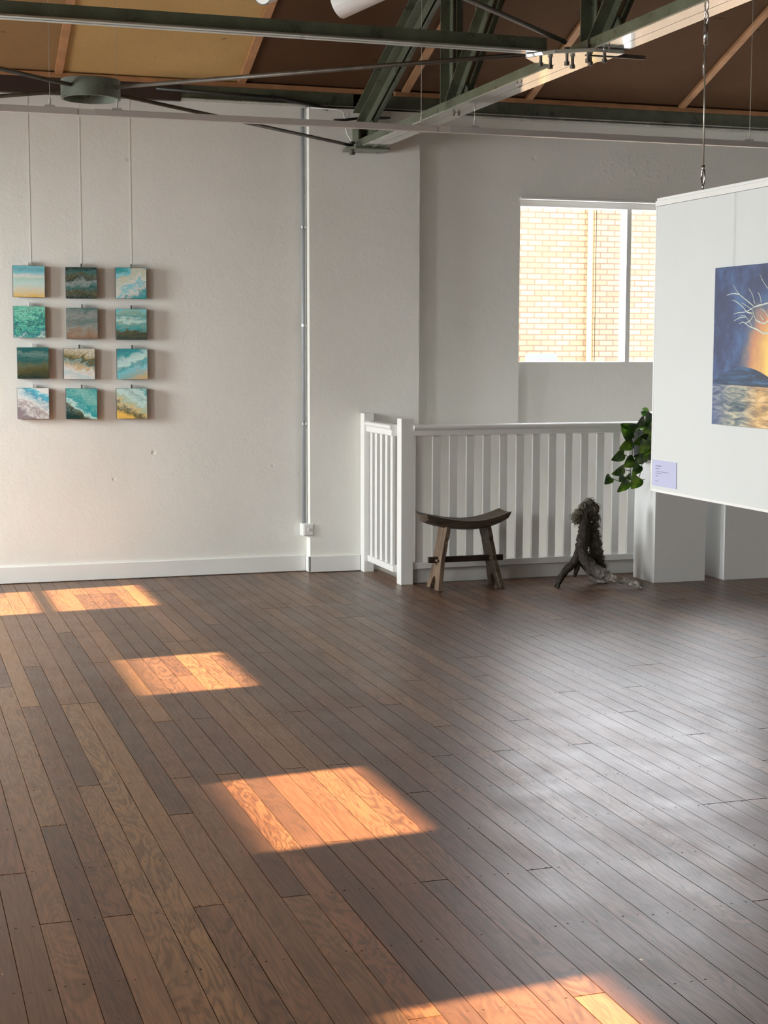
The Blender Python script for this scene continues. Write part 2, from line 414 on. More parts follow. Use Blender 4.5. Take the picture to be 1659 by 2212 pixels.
# ------------------------------------------------------------------ roof truss over the pilaster
CX = 3.075
tr = thing('roof_truss', 'green painted steel roof truss running out from the pilaster above the hanging panel', 'truss', (CX, 9.9, 2.8))
def chord(y0, y1):
    c = MB(); fl_ = MB()
    for s in (-1, 1):
        a = CX + s*.002; b = CX + s*.076; lo, hi = min(a, b), max(a, b)
        fl_.box(lo, hi, y0, y1, 2.805, 2.811)
        o0, o1 = (CX-.076, CX-.070) if s < 0 else (CX+.070, CX+.076)
        c.box(o0, o1, y0, y1, 2.811, 2.857)
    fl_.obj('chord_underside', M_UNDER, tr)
    return c
chord(6.335, 9.93).obj('bottom_chord', M_GREEN, tr)
chord(YF+.2, 6.315).obj('bottom_chord', M_GREEN, tr)
tc = MB()
for s in (-1, 1):
    for (p0, p1) in (((9.97, 2.93), (3.4, 5.72)),):
        angle_bar(tc, (CX+s*.008, p0[0], p0[1]), (CX+s*.008, p1[0], p1[1]), .062, .007, s)
        angle_bar(tc, (CX+s*.008, p0[0], p0[1]+.10), (CX+s*.008, p1[0], p1[1]+.10), .062, .007, s)
tc.obj('top_chord', M_GREEN, tr)
nodes = [8.25, 6.43, 4.65]
for i, y in enumerate(nodes):
    v = MB()
    for s in (-1, 1):
        x0, x1 = (CX-.066, CX-.008) if s < 0 else (CX+.008, CX+.066)
        v.box(x0, x1, y, y+.006, 2.83, 2.93+(9.97-y)*.4247)
        x0, x1 = (CX-.014, CX-.008) if s < 0 else (CX+.008, CX+.014)
        v.box(x0, x1, y-.05, y, 2.83, 2.93+(9.97-y)*.4247)
    v.obj('vertical_web', M_GREEN, tr)
    if y > 4.7:
        d = MB()
        for s in (-1, 1):
            angle_bar(d, (CX+s*.012, y-.04, 2.83), (CX+s*.012, y-1.72, 2.83+1.68*.86), .058, .006, s)
        d.obj('diagonal_web', M_GREEN, tr)
    gp = MB(); gp.prism([(y+.12, 2.835), (y-.30, 2.835), (y-.24, 2.93), (y-.03, 2.99), (y+.09, 2.93)], 'x', CX-.005, CX+.005)
    gp.obj('gusset_plate', M_GREEN, tr)
# heel: gusset, base cleat and bolts on the pilaster
h = MB(); h.prism([(9.97, 2.80), (9.60, 2.80), (9.56, 2.86), (9.80, 3.05), (9.97, 3.05)], 'x', CX-.006, CX+.006); h.box(CX-.075, CX-.068, 9.78, 9.95, 2.81, 2.95)
h.obj('heel_gusset', M_GREEN, tr)
h = MB(); h.prism([(2.90, 9.74), (2.955, 9.69), (3.19, 9.69), (3.19, 9.91), (2.93, 9.91)], 'z', 2.788, 2.803)
h.obj('bearing_plate', M_GREEN, tr, bevel=.002)
def bolt(x, y, z0, z1, r=.014):
    b = MB(); b.tube([(x, y, z0), (x, y, z1)], r*.55, 10); b.tube([(x, y, z0), (x, y, z0+.016)], r, 6); b.tube([(x, y, z1-.016), (x, y, z1)], r, 6)
    return b
bolt(2.965, 9.80, 2.762, 2.845, .02).obj('bolt', M_RUST, tr)
# splice at the brace node
h = MB(); h.prism([(2.76, 6.47), (2.84, 6.56), (3.03, 6.60), (3.13, 6.42), (3.13, 6.24), (2.99, 6.24), (2.84, 6.33)], 'z', 2.786, 2.803)
h.obj('splice_plate', M_UNDER, tr, bevel=.002)
for (x, y) in ((2.83, 6.46), (2.895, 6.50), (2.93, 6.40), (2.985, 6.46), (3.03, 6.37), (2.99, 6.31), (3.06, 6.29)):
    bolt(x, y, 2.752, 2.83, .013).obj('bolt', M_RUST, tr)
tag(MB().box(CX-.09, CX+.20, 6.318, 6.332, 2.783, 2.80).obj('clamp_bar', M_RUST, None), 'short dark bar clamped across the truss chord at the brace node', 'bar')
for y in (7.16, 6.2, 8.62):
    ey = MB(); ey.tube([(CX-.05+.014*math.cos(a), y, 2.795+.014*math.sin(a)) for a in [k*PI/6 for k in range(13)]], .003, 6)
    ey.obj('screw_eye', M_CHROME, tr, smooth=True)

# tie beam from the node to the left
tb = thing('tie_beam', 'long green steel tie beam running across to the left at truss height', 'beam', (0, 6.43, 2.81))
MB().box(XL, 2.86, 6.462, 6.470, 2.81, 2.878).obj('web', M_GREEN, tb)
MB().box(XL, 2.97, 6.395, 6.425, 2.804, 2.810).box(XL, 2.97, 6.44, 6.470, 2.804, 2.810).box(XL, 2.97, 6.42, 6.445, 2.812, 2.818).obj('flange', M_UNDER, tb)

# bracing ring and rods
rg = MB(); RC = (1.07, 8.205)
rg.lathe([(.152, 2.78), (.152, 2.875), (.140, 2.875), (.140, 2.78), (.152, 2.78)], RC, 96)
tag(rg.obj('bracing_ring', steel_mat('pale_green_ring', (.13, .15, .115), .4), None, smooth=False), 'round green steel ring joining the crossing brace rods', 'ring')
def rod(p0, p1, lab, r=.0105):
    p0 = Vector(p0); p1 = Vector(p1); d = (p1-p0).normalized()
    b = MB(); b.tube([p0, p1], r, 10)
    o = tag(b.obj('brace_rod', M_RUST, None, smooth=True), lab, 'rod', 'crossing brace rods')
    return o
rz = 2.832
def dirr(x, y, s=.158):
    d = Vector((x-RC[0], y-RC[1], 0)).normalized(); return Vector((RC[0], RC[1], rz)) + d*s
rod(dirr(2.965, 9.80), (2.955, 9.795, rz-.012), 'dark brace rod from the ring to the bolted heel of the truss at the pilaster')
rod(dirr(2.93, 6.47), (2.90, 6.50, rz-.008), 'brace rod from the ring rising right to the bolted node of the tie beam')
rod(dirr(-.82, 6.45), (-.82, 6.45, rz), 'brace rod from the ring running up to the left edge of the ceiling')
rod(dirr(-.82, 9.86), (-.82, 9.86, rz), 'brace rod from the ring to the left along the top of the wall')
rod((2.92, 6.40, rz+.02), (1.25, 4.885, rz+.02), 'brace rod above the tie beam, descending to the bolted node')

# ------------------------------------------------------------------ suspended track near the wall
tk = thing('hanging_track', 'long pale grey suspended track crossing the top of the wall', 'track', (1.5, 8.2, 2.7))
def seg(a, b, g=0): 
    return MB().box(a, b, 8.182+g, 8.218-g, 2.697, 2.731-g)
for a, b in ((XL, 1.0), (1.085, 2.97), (3.04, 5.055), (5.13, XR)): seg(a, b).obj('rail', M_TRACK, tk, bevel=.002)
for a, b in ((1.0, 1.085), (2.97, 3.04), (5.055, 5.13)): seg(a, b, .003).obj('joiner', paint('joiner_grey', (.56, .53, .5), .45), tk)
for x in (.861, 1.204, 2.879, 3.195, 4.947):
    c = MB(); c.box(x-.025, x+.025, 8.19, 8.21, 2.731, 2.742); c.tube([(x, 8.2, 2.74), (x, 8.2, 2.775)], .0055, 8)
    o = c.obj('hanger_clip', M_TRACK if x in (2.879,) else M_BLACK if False else M_TRACK, tk)
    MB().tube([(x, 8.2, 2.775), (x, 8.2, roofz(8.2)-.0)], .0014, 5).obj('hanger_wire', M_WIRE, tk)

# second track with spotlights (just above the frame edge)
t2 = thing('spotlight_track', 'white ceiling track carrying the spotlights at the top edge', 'track', (1.3, 4.8, 2.9))
MB().box(-1, 2.85, 4.782, 4.818, 2.86, 2.895).obj('rail', M_WHITE, t2)
for x in (-.5, 2.2): MB().tube([(x, 4.8, 2.895), (x, 4.8, roofz(4.8))], .0014, 5).obj('hanger_wire', M_WIRE, t2)
M_LAMPW = paint('spotlight_white', (.85, .84, .82), .35, .01, 3)
M_LENS = paint('spotlight_lens', (.75, .74, .70), .15, .01, 3)
def spot_lamp(end, back, r, lab):
    end = Vector(end); back = Vector(back); d = (end-back).normalized()
    t = thing('spotlight', lab, 'spotlight', tuple(back), 'spotlights on the ceiling track')
    b = MB(); b.tube([back, end], r, 32, cap=False); b.tube([end, back+d*.02], r*.88, 32, cap=True)
    b.tube([back, back-d*.012], r, 32); b.obj('housing', M_LAMPW, t)
    MB().tube([end-d*.02, end-d*.012], r*.85, 28).obj('lens', M_LENS, t)
    MB().tube([back+Vector((0, 0, r*.6)), (back.x, 4.8, back.z+.10), (back.x, 4.8, 2.86)], .012, 8).obj('bracket', M_LAMPW, t)
spot_lamp((1.148, 4.76, 2.588), (1.257, 4.84, 2.647), .036, 'white cylinder spotlight at the top edge showing its round lens')
spot_lamp((1.430, 4.88, 2.600), (1.548, 4.75, 2.648), .047, 'white cylinder spotlight at the top edge tilted to show its side')

# ------------------------------------------------------------------ services on the pilaster
cd = thing('conduit', 'grey vertical conduit pipe clipped in the corner beside the pilaster', 'pipe', (2.68, 9.97, .33))
MB().tube([(2.679, 9.983, .33), (2.679, 9.983, 3.07)], .0125, 14).obj('pipe', M_PIPE, cd, smooth=True)
for z in (2.30, 1.655, 1.0):
    MB().tube([(2.679, 9.983, z-.009), (2.679, 9.983, z+.009)], .0165, 14).box(2.679, 2.703, 9.975, 9.99, z-.007, z+.007).obj('clamp', M_CHROME, cd)
sb = thing('socket_box', 'small white switched socket box at the foot of the grey conduit', 'socket', (2.68, 9.95, .24))
MB().box(2.652, 2.725, 9.91, 10.0, .25, .332).obj('box', M_WHITE, sb, bevel=.004)
MB().box(2.658, 2.719, 9.904, 9.91, .256, .326).obj('faceplate', M_WHITE, sb, bevel=.003)
MB().box(2.683, 2.695, 9.899, 9.904, .285, .303).obj('switch', M_WHITE, sb, bevel=.001)
c = MB(); c.tube([(1.7, 9.9, 3.135), (2.3, 9.9, 3.118), (2.52, 9.9, 3.112), (2.7, 9.9, 3.085), (2.83, 9.9, 3.062)], .0125, 8)
ck = thing('black_cable', 'black cable sagging along the green wall beam above the conduit', 'cable', (2.3, 9.9, 3.1))
c.obj('cable', M_BLACK, ck, smooth=True)
MB().box(2.455, 2.467, 9.885, 9.93, 3.095, 3.135).obj('clip', M_BLACK, ck)
tag(MB().tube([(2.855, 9.85, 2.985), (2.93, 9.86, 2.99), (3.02, 9.87, 3.005), (3.3, 9.93, 3.03), (3.55, 9.96, 3.045)], .0085, 8).obj('steel_bar', M_BLACK, None, smooth=True), 'short black bar end sticking out left of the truss heel', 'bar')
tag(MB().tube([(2.71, 9.89, 3.062), (2.90, 9.89, 3.06), (2.93, 9.89, 3.045), (2.945, 9.89, 2.98), (2.95, 9.88, 2.91), (2.99, 9.87, 2.84), (3.03, 9.86, 2.815)], .0045, 8).obj('white_cable', M_WHITE, None, smooth=True), 'thin white cable looping down from the beam to the truss heel', 'cable')

# ------------------------------------------------------------------ canvases on the left wall
TEAL = (.015, .34, .38); CYAN = (.16, .62, .72); PALE = (.62, .88, .84); CREAM = (.82, .78, .62); SAND = (.66, .48, .24)
YEL = (.95, .58, .10); DKG = (.010, .028, .020); OLV = (.085, .075, .02); WHT = (.86, .86, .84); GRY = (.28, .33, .31); DTEAL = (.012, .11, .11); BLUE = (.05, .35, .55); BRN = (.22, .13, .08)
MINT = (.20, .78, .58)
SPEC = [
 # stops bottom->top, warp, angle, scale, overlay (color, strength, vmin, vmax, scale)
 ([(0, YEL), (.12, (.85, .68, .35)), (.25, CREAM), (.42, PALE), (.56, (.5, .78, .66)), (.68, WHT), (.8, CYAN), (.9, (.12, .45, .58)), (1, CYAN)], .22, 0, 2.2, (WHT, .3, 0, 1, 6), 'white and yellow seascape canvas with cyan sky, top of the left column'),
 ([(0, DKG), (.2, OLV), (.35, DTEAL), (.5, GRY), (.6, DKG), (.75, OLV), (.85, DTEAL), (1, DKG)], .5, 0, 2.5, (GRY, .5, 0, 1, 7), 'nearly black green canvas with grey bands, top of the middle column'),
 ([(0, TEAL), (.15, (.75, .72, .66)), (.32, CYAN), (.45, (.80, .76, .68)), (.58, (.55, .66, .55)), (.70, (.72, .62, .45)), (.82, CYAN), (1, TEAL)], .75, .5, 2.0, (WHT, .45, .1, .8, 5), 'teal canvas with swirling cream and tan bands, top of the right column'),
 ([(0, PALE), (.2, TEAL), (.35, MINT), (.5, (.05, .25, .28)), (.62, MINT), (.8, (.3, .75, .6)), (1, MINT)], .9, .2, 3.2, (DKG, .8, 0, 1, 6), 'bright mint green marbled canvas, second down in the left column'),
 ([(0, BRN), (.2, (.32, .22, .15)), (.4, GRY), (.55, (.09, .19, .19)), (.75, GRY), (1, (.06, .17, .17))], .45, 0, 3, (BRN, .7, .2, 1, 5), 'muted grey and brown canvas, second down in the middle column'),
 ([(0, DKG), (.25, OLV), (.35, TEAL), (.5, (.12, .42, .40)), (.62, PALE), (.72, TEAL), (.85, (.25, .5, .42)), (1, CYAN)], .4, 0, 2.6, (SAND, .4, .3, 1, 4), 'teal canvas with dark green bank along its lower edge, second down in the right column'),
 ([(0, DKG), (.25, OLV), (.45, (.12, .14, .08)), (.6, DTEAL), (.78, (.14, .24, .21)), (.9, DTEAL), (1, (.02, .15, .15))], .4, 0, 3, (OLV, .6, 0, .6, 6), 'dark teal canvas with brown reeds at the bottom, third down in the left column'),
 ([(0, WHT), (.15, (.6, .74, .76)), (.25, WHT), (.42, SAND), (.52, (.35, .52, .50)), (.62, OLV), (.75, (.55, .45, .22)), (.88, CREAM), (1, CREAM)], .5, -.2, 3, (OLV, .9, .5, 1, 8), 'white canvas with olive brown scribbled branches, third down in the middle column'),
 ([(0, SAND), (.14, (.3, .5, .5)), (.3, CYAN), (.42, TEAL), (.52, PALE), (.72, (.45, .70, .70)), (.82, TEAL), (1, (.02, .25, .29))], .35, .35, 2, (WHT, .35, .2, .8, 4), 'blue wave canvas with sandy lower corner, third down in the right column'),
 ([(0, (.30, .24, .26)), (.16, WHT), (.28, (.45, .38, .38)), (.4, WHT), (.55, (.55, .72, .76)), (.68, BLUE), (.8, CYAN), (.9, WHT), (1, WHT)], .55, -.55, 3, (( .25, .18, .20), .8, 0, .5, 9), 'white canvas with a curling blue wave and brown foam, bottom of the left column'),
 ([(0, DKG), (.14, OLV), (.24, PALE), (.34, TEAL), (.55, (.08, .42, .40)), (.72, (.22, .55, .50)), (1, (.05, .36, .36))], .3, -.6, 3, (PALE, .35, .2, 1, 4), 'sea green canvas with dark rock at its lower left, bottom of the middle column'),
 ([(0, YEL), (.18, OLV), (.32, (.75, .6, .25)), (.46, (.45, .6, .45)), (.6, PALE), (.75, (.3, .52, .5)), (.88, PALE), (1, TEAL)], .5, -.5, 3, (WHT, .4, .3, 1, 4), 'green and golden yellow canvas with streaked sky, bottom of the right column'),
]
POS = [(.894, 1.917), (1.219, 1.913), (1.534, 1.915), (.892, 1.665), (1.219, 1.657), (1.532, 1.654), (.908, 1.408), (1.197, 1.402), (1.534, 1.401), (.904, 1.153), (1.207, 1.148), (1.527, 1.147)]
TILT = [0.01, 0, .01, .005, 0, 0, 0, .01, 0, 0, .01, 0]
YAW = [.10, -.22, -.05, .08, -.22, -.05, -.20, .05, -.05, -.10, -.06, -.05]
SEAMCOL = [(.03,.03,.03)]*12
M_SIDE = paint('dark_canvas_edge', (.035, .045, .05), .6, .2, 9)
def art_mat(i, sp):
    st, warp, ang, scl, ov, _ = sp
    n = NT('canvas_art_%02d' % (i+1)); v, x, y, z = n.xyz('Generated')
    vv = n.comb(n.m('ADD', n.m('MULTIPLY', x, .55), i*3.1), 0.0, z)
    wn = n.noise(vv, scl*1.2, 5, .6, 1.4)
    f = n.m('ADD', n.m('MULTIPLY', z, math.cos(ang)), n.m('MULTIPLY', n.m('SUBTRACT', x, .5), -math.sin(ang)))
    f = n.m('ADD', f, n.m('MULTIPLY', n.m('SUBTRACT', wn, .5), warp*1.5))
    c = n.ramp(f, st)
    oc, os_, v0, v1, osc = ov
    w2 = n.noise(n.comb(n.m('MULTIPLY', x, .6), i*1.7, z), osc, 5, .65, 2.5)
    lines = n.rng(n.m('ABSOLUTE', n.m('SUBTRACT', w2, .5)), 0, .05, 1, 0)
    msk = n.m('MULTIPLY', n.rng(z, v0-.1, v0+.1), n.rng(z, v1-.1, v1+.12, 1, 0))
    c = n.mix(n.m('MULTIPLY', n.m('MULTIPLY', lines, msk), os_), c, oc)
    fine = n.noise(n.comb(x, i*.9, n.m('MULTIPLY', z, 1.6)), 16, 4, .6, 1.0)
    c = n.mix(n.rng(fine, .3, .75, 0, .22), c, tuple(q*.5 for q in st[len(st)//2][1]))
    n.bump(fine, .25, .002)
    return n.fin(c, .5, spec=.35)
for i, (x, z) in enumerate(POS):
    t = thing('canvas_painting', SPEC[i][5], 'painting', (x, 9.962, z), 'square canvases hung in a grid on the left wall')
    hs = .098
    b = MB().box(x-hs, x+hs, 9.9625, 9.995, z-hs, z+hs).obj('canvas_block', M_SIDE, t, bevel=.002)
    fr = MB().box(x-hs+.001, x+hs-.001, 9.9600, 9.9627, z-hs+.001, z+hs-.001).obj('painted_front', art_mat(i, SPEC[i]), t)
    hk = MB().box(x-.002, x+.006, 9.972, 9.995, z+hs, z+hs+.024).box(x-.002, x+.006, 9.972, 9.977, z+hs-.01, z+hs+.024)
    hk.obj('hanging_hook', M_CHROME if i % 3 else M_WHITE, t)
    t.rotation_euler = (0, TILT[i], YAW[i]*.35)
for x in (.912, 1.228, 1.545):
    lab = {.912: 'pale hanging tape above the left column of square canvases', 1.228: 'pale hanging tape above the middle column of square canvases', 1.545: 'pale hanging tape above the right column of square canvases'}[x]
    tag(MB().box(x-.004, x+.004, 10.0035, 10.0050, 2.03, 3.07).obj('hanging_tape', M_LINE, None), lab, 'hanging line', 'hanging tapes on the left wall')

# ------------------------------------------------------------------ stair balustrade
bal = thing('stair_balustrade', 'white timber balustrade of flat balusters around the stairwell', 'balustrade', (3.15, 9.25, 0))
MB().box(3.107, 3.190, 9.205, 9.290, 0, 1.062).obj('newel_post', M_WHITE, bal, bevel=.003)
MB().box(3.055, 3.125, 9.83, 9.913, 0, 1.072).obj('newel_post', M_WHITE, bal, bevel=.003)
XE = 7.6
# long run
r = MB(); r.prism([(9.205, .955), (9.215, .950), (9.275, .950), (9.285, .955), (9.285, .985), (9.295, 1.0), (9.295, 1.012), (9.285, 1.02), (9.205, 1.02), (9.192, 1.012), (9.192, 1.0), (9.205, .985)], 'x', 3.190, XE)
r.obj('handrail', M_WHITE, bal, bevel=.002)
MB().box(3.190, XE, 9.222, 9.272, .098, .138).obj('bottom_rail', M_WHITE, bal, bevel=.002)
x = 3.215; first = None
while x < XE-.1:
    if first is None:
        first = MB().box(x, x+.052, 9.236, 9.254, .138, .952).obj('baluster', M_WHITE, bal, bevel=.0015); x0 = x
    else:
        o = first.copy(); COL.objects.link(o); o.location.x += x-x0
    x += .1155
# short return to the wall
r = MB(); r.prism([(3.070, .952), (3.078, .948), (3.128, .948), (3.136, .955), (3.136, .985), (3.146, 1.0), (3.146, 1.012), (3.136, 1.02), (3.070, 1.02), (3.058, 1.012), (3.058, 1.0), (3.070, .985)], 'y', 9.290, 9.83)
r.obj('handrail', M_WHITE, bal, bevel=.002)
MB().box(3.08, 3.13, 9.290, 9.83, .075, .115).obj('bottom_rail', M_WHITE, bal, bevel=.002)
for k, y in enumerate((9.335, 9.445, 9.555, 9.665, 9.765)):
    MB().box(3.092, 3.112, y, y+.045, .115, .950).obj('baluster', M_WHITE, bal, bevel=.0015)
struct(MB().box(3.235, XR, 9.262, 9.285, 0.001, .098).obj('baseboard_stairwell', M_WHITE, bevel=.002))
struct(MB().box(3.195, 3.235, 9.270, 9.2849, 0.001, .090).obj('trim_2', M_WHITE))

# ------------------------------------------------------------------ stool
st = thing('stool', 'rustic dark wooden stool with a curved seat standing before the balustrade', 'stool', (3.45, 9.0, 0))
s = MB(); NX, NY = 28, 8
def seat_top(u, v):   # u 0..1 along x, v 0..1 along y
    X = 3.165 + .57*u; Y = 8.885 + .215*v
    e = (2*u-1); edge = max(0, abs(2*v-1)-.0)
    z = .437 + .050*abs(e)**2.0 - .012*(1-edge**2)*1.0 + .004*math.sin(7*u)
    X += .012*math.cos(PI*(v-.5))*e
    return X, Y, z
top = [[s.b.verts.new(seat_top(i/NX, j/NY)) for j in range(NY+1)] for i in range(NX+1)]
bot = []
for i in range(NX+1):
    row = []
    for j in range(NY+1):
        X, Y, z = seat_top(i/NX, j/NY); e = 2*i/NX-1; ch = abs(2*j/NY-1)
        th = .052 - .006*abs(e)**4 - .008*ch**3
        row.append(s.b.verts.new((X - .016*e*abs(e)**3, 8.885+.215*(.5+(j/NY-.5)*(.92)), z-th)))
    bot.append(row)
for i in range(NX):
    for j in range(NY):
        s.b.faces.new([top[i][j], top[i+1][j], top[i+1][j+1], top[i][j+1]])
        s.b.faces.new([bot[i][j], bot[i][j+1], bot[i+1][j+1], bot[i+1][j]])
    s.b.faces.new([top[i][0], bot[i][0], bot[i+1][0], top[i+1][0]])
    s.b.faces.new([top[i][NY], top[i+1][NY], bot[i+1][NY], bot[i][NY]])
for j in range(NY):
    s.b.faces.new([top[0][j], top[0][j+1], bot[0][j+1], bot[0][j]])
    s.b.faces.new([top[NX][j], bot[NX][j], bot[NX][j+1], top[NX][j+1]])
s.obj('seat', M_SEAT, st, bevel=.004)
def stool_leg(xt, xb):
    # outline in (y,z): broad board with carved shoulders and a forked foot
    prof = [(8.915, .405), (8.912, .33), (8.922, .305), (8.915, .285), (8.918, .18), (8.906, .125), (8.900, .10), (8.880, .003), (8.945, .003), (8.957, .05), (8.972, .075), (8.990, .085), (9.008, .075), (9.022, .05), (9.035, .003), (9.095, .003), (9.078, .10), (9.070, .125), (9.062, .18), (9.065, .285), (9.058, .305), (9.068, .33), (9.065, .405)]
    m = MB(); t = .028
    def X(z): return xb + (xt-xb)*z/.405
    v0 = [m.b.verts.new((X(z)-t/2, y, z)) for y, z in prof]; v1 = [m.b.verts.new((X(z)+t/2, y, z)) for y, z in prof]
    # split the concave outline into convex strips
    n_ = len(prof)
    L = list(range(0, 8)); R = list(range(n_-1, 14, -1))
    for V, fl_ in ((v0, 0), (v1, 1)):
        for a in range(6):
            q = [V[L[a]], V[L[a+1]], V[R[a+1]], V[R[a]]] if a+1 < len(R) else None
            if q: m.b.faces.new(q)
    # feet
    for V in (v0, v1):
        m.b.faces.new([V[6], V[7], V[8], V[9], V[10], V[11]])
        m.b.faces.new([V[11], V[12], V[13], V[14], V[15], V[16]])
        m.b.faces.new([V[6], V[11], V[16]])
    for i in range(n_):
        j = (i+1) % n_; m.b.faces.new([v0[i], v0[j], v1[j], v1[i]])
    return m
stool_leg(3.325, 3.255).obj('leg', M_LEGW, st, bevel=.002)
stool_leg(3.590, 3.675).obj('leg', M_SEAT, st, bevel=.002)
MB().box(3.215, 3.715, 8.975, 9.005, .168, .204).obj('stretcher', M_STRW, st, bevel=.002)
for x_ in (3.262, 3.625): MB().tube([(x_, 8.945, .184), (x_, 9.035, .184)], .008, 10).obj('peg', M_LEGW, st, smooth=True)

# ------------------------------------------------------------------ driftwood sculpture
dw = thing('driftwood', 'gnarled dark driftwood standing on spread roots with shaggy fibre at the top', 'driftwood', (4.22, 8.85, 0))
def interp(pts, rad, k=5):
    P, R = [], []
    pts = [Vector(p) for p in pts]
    for i in range(len(pts)-1):
        p0 = pts[max(i-1, 0)]; p1 = pts[i]; p2 = pts[i+1]; p3 = pts[min(i+2, len(pts)-1)]
        for q in range(k):
            t = q/k
            P.append(.5*((2*p1)+(p2-p0)*t+(2*p0-5*p1+4*p2-p3)*t*t+(3*p1-p0-3*p2+p3)*t**3)); R.append(rad[i]*(1-t)+rad[i+1]*t)
    P.append(pts[-1]); R.append(rad[-1]); return P, R
wd = MB()
def limb(pts, rad, wob=.13, seg=12):
    P, R = interp(pts, rad); wd.tube(P, R, seg, wob=wob)
limb([(4.226, 8.85, .48), (4.219, 8.85, .40), (4.215, 8.85, .33), (4.204, 8.85, .26), (4.198, 8.85, .20), (4.194, 8.845, .165)], [.022, .034, .038, .042, .038, .030])
limb([(4.243, 8.86, .46), (4.250, 8.86, .38), (4.240, 8.86, .30), (4.222, 8.855, .22), (4.215, 8.85, .17)], [.014, .019, .02, .022, .022])
limb([(4.187, 8.86, .30), (4.190, 8.86, .25), (4.175, 8.85, .20), (4.15, 8.845, .155), (4.092, 8.84, .108), (4.056, 8.835, .065), (4.034, 8.83, .030)], [.012, .022, .028, .029, .024, .021, .018])
limb([(4.056, 8.835, .055), (4.025, 8.82, .022), (4.000, 8.815, .010)], [.016, .012, .006])
limb([(4.045, 8.845, .05), (4.045, 8.85, .012), (4.04, 8.84, .006)], [.012, .011, .005])
limb([(4.035, 8.83, .035), (4.02, 8.80, .013), (4.012, 8.79, .006)], [.012, .010, .005])
limb([(4.185, 8.845, .17), (4.168, 8.84, .12), (4.157, 8.84, .085), (4.150, 8.84, .058)], [.020, .016, .013, .009])
limb([(4.200, 8.84, .24), (4.195, 8.80, .19), (4.215, 8.76, .145), (4.255, 8.72, .108), (4.31, 8.70, .078), (4.375, 8.67, .056), (4.44, 8.65, .040), (4.50, 8.63, .028), (4.535, 8.62, .020)], [.030, .036, .040, .038, .031, .022, .017, .015, .007])
limb([(4.42, 8.66, .042), (4.452, 8.635, .024), (4.487, 8.615, .007)], [.012, .010, .006])
limb([(4.47, 8.64, .03), (4.49, 8.625, .015), (4.508, 8.61, .008)], [.009, .008, .004])
limb([(4.20, 8.86, .17), (4.245, 8.88, .115), (4.29, 8.895, .060), (4.335, 8.90, .020), (4.40, 8.87, .010)], [.024, .024, .020, .017, .008])
limb([(4.245, 8.86, .20), (4.30, 8.90, .15), (4.37, 8.925, .10), (4.44, 8.93, .055), (4.50, 8.93, .018)], [.012, .016, .018, .015, .008])
limb([(4.222, 8.855, .23), (4.245, 8.83, .19), (4.262, 8.83, .15)], [.006, .012, .010])
limb([(4.19, 8.86, .34), (4.176, 8.86, .30), (4.172, 8.86, .285)], [.008, .009, .005])
wd.obj('wood', M_DRIFT, dw, smooth=True)
fb = MB()
blobs = [((4.262, 8.87, .525), .034), ((4.225, 8.87, .500), .036), ((4.285, 8.87, .490), .046), ((4.255, 8.865, .478), .036), ((4.185, 8.865, .468), .032), ((4.165, 8.865, .435), .034), ((4.178, 8.865, .415), .026),
         ((4.305, 8.88, .430), .036), ((4.300, 8.88, .375), .034), ((4.305, 8.89, .320), .042), ((4.312, 8.89, .260), .052), ((4.325, 8.90, .205), .052), ((4.352, 8.90, .155), .036), ((4.375, 8.90, .112), .024)]
for (c_, r_) in blobs:
    ret = bmesh.ops.create_icosphere(fb.b, subdivisions=3, radius=r_*.82)
    for v_ in ret['verts']:
        v_.co = v_.co*(1+random.uniform(-.12, .16)) + Vector(c_)
fb.obj('fibre_mat', M_FIBRE, dw)
ss = MB()
for (c_, r_) in blobs:
    for k in range(int(60*(r_/.04))):
        d = Vector((random.gauss(0, 1), random.gauss(0, .8), random.gauss(0, 1))).normalized()
        p = Vector(c_) + d*r_*.78; tang = d.cross(Vector((random.gauss(0, 1), random.gauss(0, 1), random.gauss(0, 1)))).normalized()
        ln = random.uniform(.02, .045)
        q = [p, p + tang*ln*.4 + d*ln*.16, p + tang*ln*.8 + d*ln*random.uniform(.0, .18) + Vector((0, 0, -.004)), p + tang*ln + d*ln*random.uniform(-.1, .22) + Vector((0, 0, -.010))]
        ss.tube(q, [.0014, .0013, .0010, .0005], 4, cap=False)
so = ss.obj('fibre_strands', M_FIBRE, dw); so['kind'] = 'stuff'

# ------------------------------------------------------------------ plinths, tray, plant
def plinth(x0, x1, y0, y1, h_, lab):
    t = tag(MB().box(x0, x1, y0, y1, 0, h_).obj('plinth', M_PLINTH, None, bevel=.002), lab, 'plinth', 'white display plinths by the balustrade')
    return t
plinth(4.692, 5.062, 8.80, 9.09, .775, 'tall white display plinth carrying the trailing plant')
plinth(5.193, 5.62, 8.785, 9.07, .80, 'white display plinth behind the hanging panel, right of the plant plinth')
ty = tag(MB().prism([(4.585, 8.90), (4.83, 8.81), (5.02, 8.93), (4.80, 9.07)], 'z', .776, .790).obj('tray', M_WHITE, None, bevel=.002), 'thin white tray overhanging the plinth under the plant pot', 'tray')
pt = thing('potted_plant', 'trailing pothos plant with heart shaped green leaves in a charcoal pot', 'plant', (4.73, 8.93, .791))
MB().lathe([(.0, .791), (.095, .791), (.115, .80), (.135, .96), (.142, .965), (.142, .985), (.130, .985), (.125, .965), (0, .955)], (4.735, 8.935), 32).obj('pot', M_POT, pt, smooth=True)
